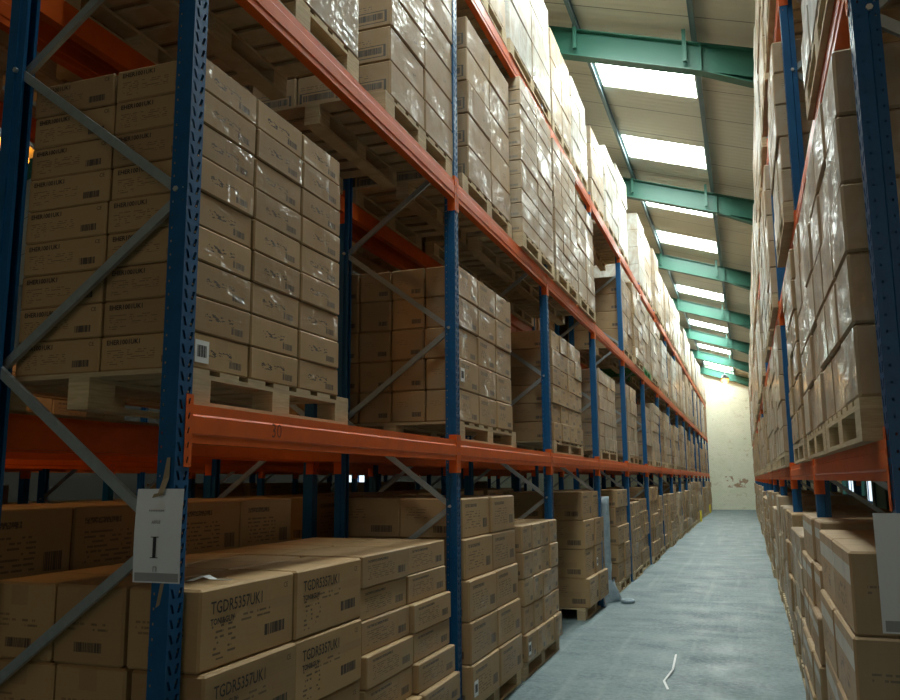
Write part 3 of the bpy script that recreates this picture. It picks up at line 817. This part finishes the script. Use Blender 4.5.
# number the stacks of each row only by those the photo shows
SIDE = {'L': 'left rack', 'B': 'rear-left rack', 'R': 'right rack', 'C': 'far-left rack', 'D': 'farthest-left rack'}
def carton_geo(mb, b, mi, world, rich):
    j = {}
    rr = random.Random(hash((round(b['x'], 3), round(b['y'], 3), round(b['z'], 3))) & 0xffff)
    for ix in (0, 1):
        for iy in (0, 1):
            for iz in (0, 1):
                a = .0022
                j[ix, iy, iz] = (rr.uniform(0, a) * (1 if ix == 0 else -1), rr.uniform(0, a) * (1 if iy == 0 else -1), (-rr.uniform(0, .002)) if iz else 0)
    k = len(mb.v); r = (rr.random(), rr.random(), rr.random())
    cbox(mb, -b['sx'] / 2, b['sx'] / 2, -b['sy'] / 2, b['sy'] / 2, 0, b['sz'], .006 if b['sz'] < .2 else .009, mi, r, j)
    if rich:   # folded lid flaps: taped centre seam and the flap edge at each end
        t = .0007; z = b['sz']
        long_y = b['sy'] >= b['sx']
    if world:
        ca, sa = math.cos(b['rot']), math.sin(b['rot'])
        for i in range(k, len(mb.v)):
            x, y, z = mb.v[i]; mb.v[i] = (b['x'] + ca * x - sa * y, b['y'] + sa * x + ca * y, b['z'] + z)

rest = MB(); rest_m = [m for s in STYLES for m in S[s]]
LBL = {('L', 'first shelf', 1, 0, 0, 0), ('L', 'first shelf', 2, 1, 0, 0), ('L', 'floor', 3, 0, 0, 0), ('L', 'floor', 4, 0, 0, 0), ('L', 'floor', 5, 1, 1, 0)}
for i, b in enumerate(boxes):
    if i not in solo:
        si = STYLES.index(b['st']) * 3
        carton_geo(rest, b, (si, si + 1, si + 2, si + 2), True, False); continue
    mb = MB(); carton_geo(mb, b, (0, 1, 2, 2), False, True)
    hx, hy, hz = b['sx'] / 2, b['sy'] / 2, b['sz']; e = .0009
    face_x = lambda u, v: (hx + e, -hy + u, v)
    face_y = lambda u, v: (-hx + u, -hy - e, v)
    first = b['key'] == ('L', 'first shelf') and b['idx'] == 1
    if first:
        text_faces(mb, 'EHER1001UK1', .026, 3, lambda u, v: face_y(.03 + u, hz - .035 + v), .0006)
        text_faces(mb, 'CE', .022, 3, lambda u, v: face_y(2 * hx - .05 + u, hz - .032 + v))
    if b['st'] == 'TG' and b['e'] == 0:
        text_faces(mb, 'TGDR5357UK1', .062, 3, lambda u, v: face_x(.06 + u, hz - .092 + v), .0006, .84)
        text_faces(mb, 'TONI&GUY', .030, 3, lambda u, v: face_x(.06 + u, hz - .130 + v), .0010, .95)
        text_faces(mb, 'CE', .030, 3, lambda u, v: face_x(2 * hy - .085 + u, hz - .055 + v), 0, .9)
    lay = b['r'] + 1
    o = mb.build('cardboard_box', S[b['st']] + [INK], None, (b['x'], b['y'], b['z']), b['rot'])
    ly = 'top layer' if lay == b['rows'] else ('bottom layer' if lay == 1 else ORD[lay] + ' layer up')
    col = ('%s column' % ORD[b['c'] + 1])
    dep = 'aisle side' if b['e'] == 0 else '%s in from aisle' % ORD[b['e'] + 1]
    side, level = b['key']
    sd = {'L': 'left', 'B': 'rear-left', 'R': 'right', 'C': 'far-left', 'D': 'farthest-left'}[side]
    tag(o, '%s carton, %s, %s, %s, %s stack, %s %s' % (b['word'], ly, col, dep, ORD[b['idx']], sd, level), 'cardboard box',
        'cartons on the %s %s' % (SIDE[side], level))
    if (side, level, b['idx'], b['r'], b['c'], b['e']) in LBL:
        lb = MB(); w, h = (.085, .085) if hz < .2 else (.085, .10)
        y0 = -hy + .03; z0 = hz * .25 if hz > .2 else .022
        lb.box((hx, y0, z0), (hx + .0015, y0 + w, z0 + h))
        for q in range(11):
            wq = .002 + .003 * ((q * 7) % 3) / 2
            lb.box((hx + .0015, y0 + .014 + q * .0052, z0 + h * .25), (hx + .0020, y0 + .014 + q * .0052 + wq, z0 + h * .78), 1)
        lo = lb.build('shipping_label', [M['label'], M['black']], o); lo['label'] = 'white barcode label on the brown carton'
tag(rest.build('cardboard_boxes', rest_m), 'brown cartons stacked deeper in and farther down both pallet racks, too small to count', 'cardboard boxes', kind='stuff')

for p in pallets:
    pcs, full = pallet_meshes(p['L'], p['D'], p['mat'])
    side, level = p['key']; sd = SIDE[side]
    colr = {'wood': 'bare wooden', 'green_p': 'green painted', 'blue_p': 'blue painted'}[p['mat']]
    where = 'on the floor under' if level == 'floor' else 'on the %s of' % level
    lab = '%s pallet %s the %s, %s from the front' % (colr, where, sd, ORD[p['idx']])
    grp = 'pallets on the %s %s' % (sd, level)
    if p['vis'] > 150:
        root = empty('wooden_pallet', (p['x'], p['y'], p['z']), lab, 'pallet', grp)
        for nm, me in pcs: link(nm, me, root)
    else:
        tag(link('wooden_pallet', full, None, (p['x'], p['y'], p['z'])), lab, 'pallet', grp)

# ---------------------------------------------------------------- paper signs taped to the near posts
def sign(x0, x1, y, z0, z1, label, letter):
    w = x1 - x0; h = z1 - z0
    root = empty('paper_sign', (x0, y, z0), label, 'sign')
    mb = MB(); N = 6
    def bend(u, v): return -.006 * math.sin(v * math.pi) - .004 * (1 - v) + .006 * abs(u - .5) * -1
    for side in (0, 1):
        k = len(mb.v)
        for i in range(N + 1):
            for j in range(N + 1):
                u, v = i / N, j / N; mb.v.append((u * w, bend(u, v) + side * .0008, v * h))
        for i in range(N):
            for j in range(N):
                q = [k + i * (N + 1) + j, k + (i + 1) * (N + 1) + j, k + (i + 1) * (N + 1) + j + 1, k + i * (N + 1) + j + 1]
                mb.face(q if side == 0 else q[::-1])
    mb.build('paper_sheet', M['paper'], root)
    f = MB(); k = 0
    us = (.04, .28, .52, .76, .97)
    for u in us:
        for v in (.015, .105): f.v.append((u * w, bend(u, v) - .001, v * h))
    for i in range(4): f.face([2 * i, 2 * i + 2, 2 * i + 3, 2 * i + 1])
    fo = f.build('printed_footer', M['footer'], root); fo['label'] = 'grey printed band along the bottom edge'
    if letter:
        t = MB(); c = w * .45; yy = -.0125
        def bx(a0, a1, b0, b1): t.box((c + a0, yy, b0), (c + a1, yy + .001, b1))
        bx(-.006, .006, h * .27, h * .48); bx(-.016, .016, h * .262, h * .270); bx(-.016, .016, h * .48, h * .488)
        t.build('printed_letter', M['black'], root)
        t = MB(); text_faces(t, 'AISLE', .016, 0, lambda u, v: (c + .003 + u, yy, h * .625 + v), .0002, 1, 'CENTER')
        for q in range(9): t.box((c - .028 + q * .007, yy, h * .757), (c - .023 + q * .007, yy + .0005, h * .775))
        t.box((c - .002, yy, h * .12), (c + .001, yy + .0005, h * .17)); t.box((c + .010, yy, h * .12), (c + .013, yy + .0005, h * .17)); t.box((c - .002, yy, h * .165), (c + .013, yy + .0005, h * .175))
        t.build('small_print', M['greyprint'], root)
        tp = MB(); 
        tp.v = [(w * .47, -.014, h * .93), (w * .60, -.014, h * .95), (w * .64, .004, h * 1.12), (w * .62, .010, h * 1.34), (w * .55, .010, h * 1.34), (w * .50, .004, h * 1.10)]
        tp.face([0, 1, 2, 5]); tp.face([5, 2, 3, 4])
        tp.build('adhesive_tape', M['tape'], root); tp = MB(); k = 0; tp.v += [(w * .36, -.014, h * .90), (w * .62, -.0145, h * .935), (w * .60, -.0145, h * .965), (w * .40, -.014, h * .945)]; tp.face([k, k + 1, k + 2, k + 3])
        tp.build('adhesive_tape', M['tape'], root); tp = MB(); k = 0; tp.v += [(w * .52, .012, -.005), (w * .60, .012, -.0), (w * .52, .012, -.075), (w * .44, .012, -.085)]; tp.face([k, k + 1, k + 2, k + 3])
        to = tp.build('adhesive_tape', M['tape'], root)
    return root
sign(-2.005, -1.812, 2.395, CAMZ - .335, CAMZ - .02, 'white paper sign with a large letter I taped to the near left post', True)
sign(.330, .540, 2.655, CAMZ - .425, CAMZ - .098, 'blank-looking white paper sheet hanging on the near right post, cut by the frame', False)

# ---------------------------------------------------------------- loose items
# tall bluish film-wrapped panel standing between two floor stacks
root = empty('wrapped_panel', (-1.97, 11.85, 0), 'tall narrow panel in bluish plastic film standing between two left floor stacks', 'wrapped panel')
mb = MB(); N = 14; prev = None; rr = random.Random(3)
for j in range(N + 1):
    z = .06 + j * (1.36 / N); ring = []
    for q in range(12):
        a = q / 12 * 2 * math.pi; px = .12 * max(-1, min(1, 1.5 * math.cos(a))); py = .10 * max(-1, min(1, 1.3 * math.sin(a)))
        s_ = 1 + rr.uniform(-.05, .05); ring.append(len(mb.v)); mb.v.append((px * s_, py * s_, z))
    if prev:
        for q in range(12): mb.face([prev[q], prev[(q + 1) % 12], ring[(q + 1) % 12], ring[q]], 0, None, (0, 0, 0), True)
    else: mb.face(ring[::-1])
    prev = ring
mb.face(prev); mb.build('film_wrap', M['plastic'], root)
mb = MB(); N = 16
for j in range(5):
    for q in range(N):
        a = q / N * 2 * math.pi; r = (.17 + .05 * math.sin(3 * a + j) * (1 - j / 4)) * (1.25 - j * .07); mb.v.append((r * math.cos(a), r * .75 * math.sin(a), .002 + j * .07 + .02 * math.sin(5 * a) * (j > 0)))
for j in range(4):
    for q in range(N): mb.face([j * N + q, j * N + (q + 1) % N, (j + 1) * N + (q + 1) % N, (j + 1) * N + q], 0, None, (0, 0, 0), True)
mb.build('crumpled_film_base', M['plastic'], root)
def ring_mesh(mb, R0, r0, n1=20, n2=8, h=1.0):
    for i in range(n1):
        a = i / n1 * 2 * math.pi
        for j in range(n2):
            b = j / n2 * 2 * math.pi; mb.v.append(((R0 + r0 * math.cos(b)) * math.cos(a), (R0 + r0 * math.cos(b)) * math.sin(a), r0 * h + r0 * h * math.sin(b)))
    for i in range(n1):
        for j in range(n2): mb.face([i * n2 + j, ((i + 1) % n1) * n2 + j, ((i + 1) % n1) * n2 + (j + 1) % n2, i * n2 + (j + 1) % n2], 0, None, (0, 0, 0), True)
mb = MB(); ring_mesh(mb, .075, .02, h=1.3)
tag(mb.build('film_ring', M['plastic'], None, (-1.62, 11.75, 0.0)), 'ring of pale plastic film lying on the floor beside the wrapped panel', 'plastic ring')
def ribbon(name, pts, w, mat, label, cat, z=.0):
    mb = MB()
    for (x, y, h) in pts: mb.v += [(x - w / 2, y, z + h), (x + w / 2, y + w * .3, z + h + .002)]
    for i in range(len(pts) - 1): mb.face([2 * i, 2 * i + 1, 2 * i + 3, 2 * i + 2])
    x0, y0 = pts[0][0], pts[0][1]
    o = mb.build(name, mat); tag(o, label, cat)
    for v in o.data.vertices: v.co -= Vector((x0, y0, z))
    o.location = (x0, y0, z)
    s = o.modifiers.new('s', 'SOLIDIFY'); s.thickness = .002
    return o
def fl(x, y):   # floor point under a pixel, used once for layout
    d = CR @ Vector((x - 450, -(y - 350), -FPX)); t = -CAMZ / d.z; return d.x * t, d.y * t
a, b_, c, d_ = fl(676, 655), fl(673, 672), fl(664, 682), fl(668, 690)
ribbon('plastic_strap', [(a[0], a[1], .003), (b_[0], b_[1], .02), (c[0], c[1], .006), (d_[0], d_[1], .003)], .018, M['label'], 'short white plastic strap lying curled on the aisle floor', 'strap')
ribbon('film_scrap', [(-1.98, 2.66, .004), (-1.93, 2.69, .022), (-1.88, 2.67, .012), (-1.85, 2.72, .006)], .03, M['label'], 'small white paper scrap on top of the nearest floor stack', 'paper scrap', z=1.284)

# ---------------------------------------------------------------- lamps
def lamp(loc, power, label):
    root = empty('sodium_lamp', loc, label, 'lamp')
    mb = MB()
    prof = [(.02, .24), (.10, .22), (.20, .06), (.24, 0), (.225, 0), (.185, .06), (.09, .20), (.02, .22)]; n_ = 20
    for i in range(n_):
        a = i / n_ * 2 * math.pi
        for (r, z) in prof: mb.v.append((r * math.cos(a), r * math.sin(a), z))
    m_ = len(prof)
    for i in range(n_):
        for j in range(m_): mb.face([i * m_ + j, ((i + 1) % n_) * m_ + j, ((i + 1) % n_) * m_ + (j + 1) % m_, i * m_ + (j + 1) % m_], 0, None, (0, 0, 0), True)
    mb.build('lamp_shade', M['galv'], root)
    mb = MB(); mb.box((-.015, -.015, .23), (.015, .015, .75)); mb.build('hanger', M['galv'], root)
    mb = MB(); n2 = 8
    for i in range(n_):
        a = i / n_ * 2 * math.pi
        for j in range(n2 + 1):
            b = math.pi * j / n2; mb.v.append((  .19 * math.sin(b) * math.cos(a), .19 * math.sin(b) * math.sin(a), -.06 + .2 * math.cos(b)))
    for i in range(n_):
        for j in range(n2): mb.face([i * (n2 + 1) + j, i * (n2 + 1) + j + 1, ((i + 1) % n_) * (n2 + 1) + j + 1, ((i + 1) % n_) * (n2 + 1) + j], 0, None, (0, 0, 0), True)
    mb.build('glowing_bulb', M['sodium'], root)
    L = bpy.data.lights.new('bulb_light', 'POINT'); L.energy = power; L.color = (1.0, .48, .12); L.shadow_soft_size = .16
    lo = bpy.data.objects.new('bulb_light', L); C.objects.link(lo); lo.parent = root; lo.location = (0, 0, -.34)
    return root
lamp((-.80, 46.2, 5.28 + CAMZ), 55, 'glowing orange sodium lamp hanging in front of the far wall')
lamp((-5.15, 4.45, 4.15), 48, 'orange sodium lamp over the next aisle, seen through the left racks')
lamp((.2, -5.0, 4.9), 28, 'orange sodium lamp over the near end of the aisle, behind the viewpoint')

# ---------------------------------------------------------------- world + view
W = bpy.data.worlds.new('World'); bpy.context.scene.world = W; W.use_nodes = True
W.node_tree.nodes['Background'].inputs[0].default_value = (1.0, .96, .84, 1)
W.node_tree.nodes['Background'].inputs[1].default_value = .55
sc = bpy.context.scene
sc.view_settings.view_transform = 'Standard'; sc.view_settings.look = 'None'; sc.view_settings.gamma = 1; sc.view_settings.exposure = 0.0
sc.cycles.max_bounces = 6; sc.cycles.diffuse_bounces = 4
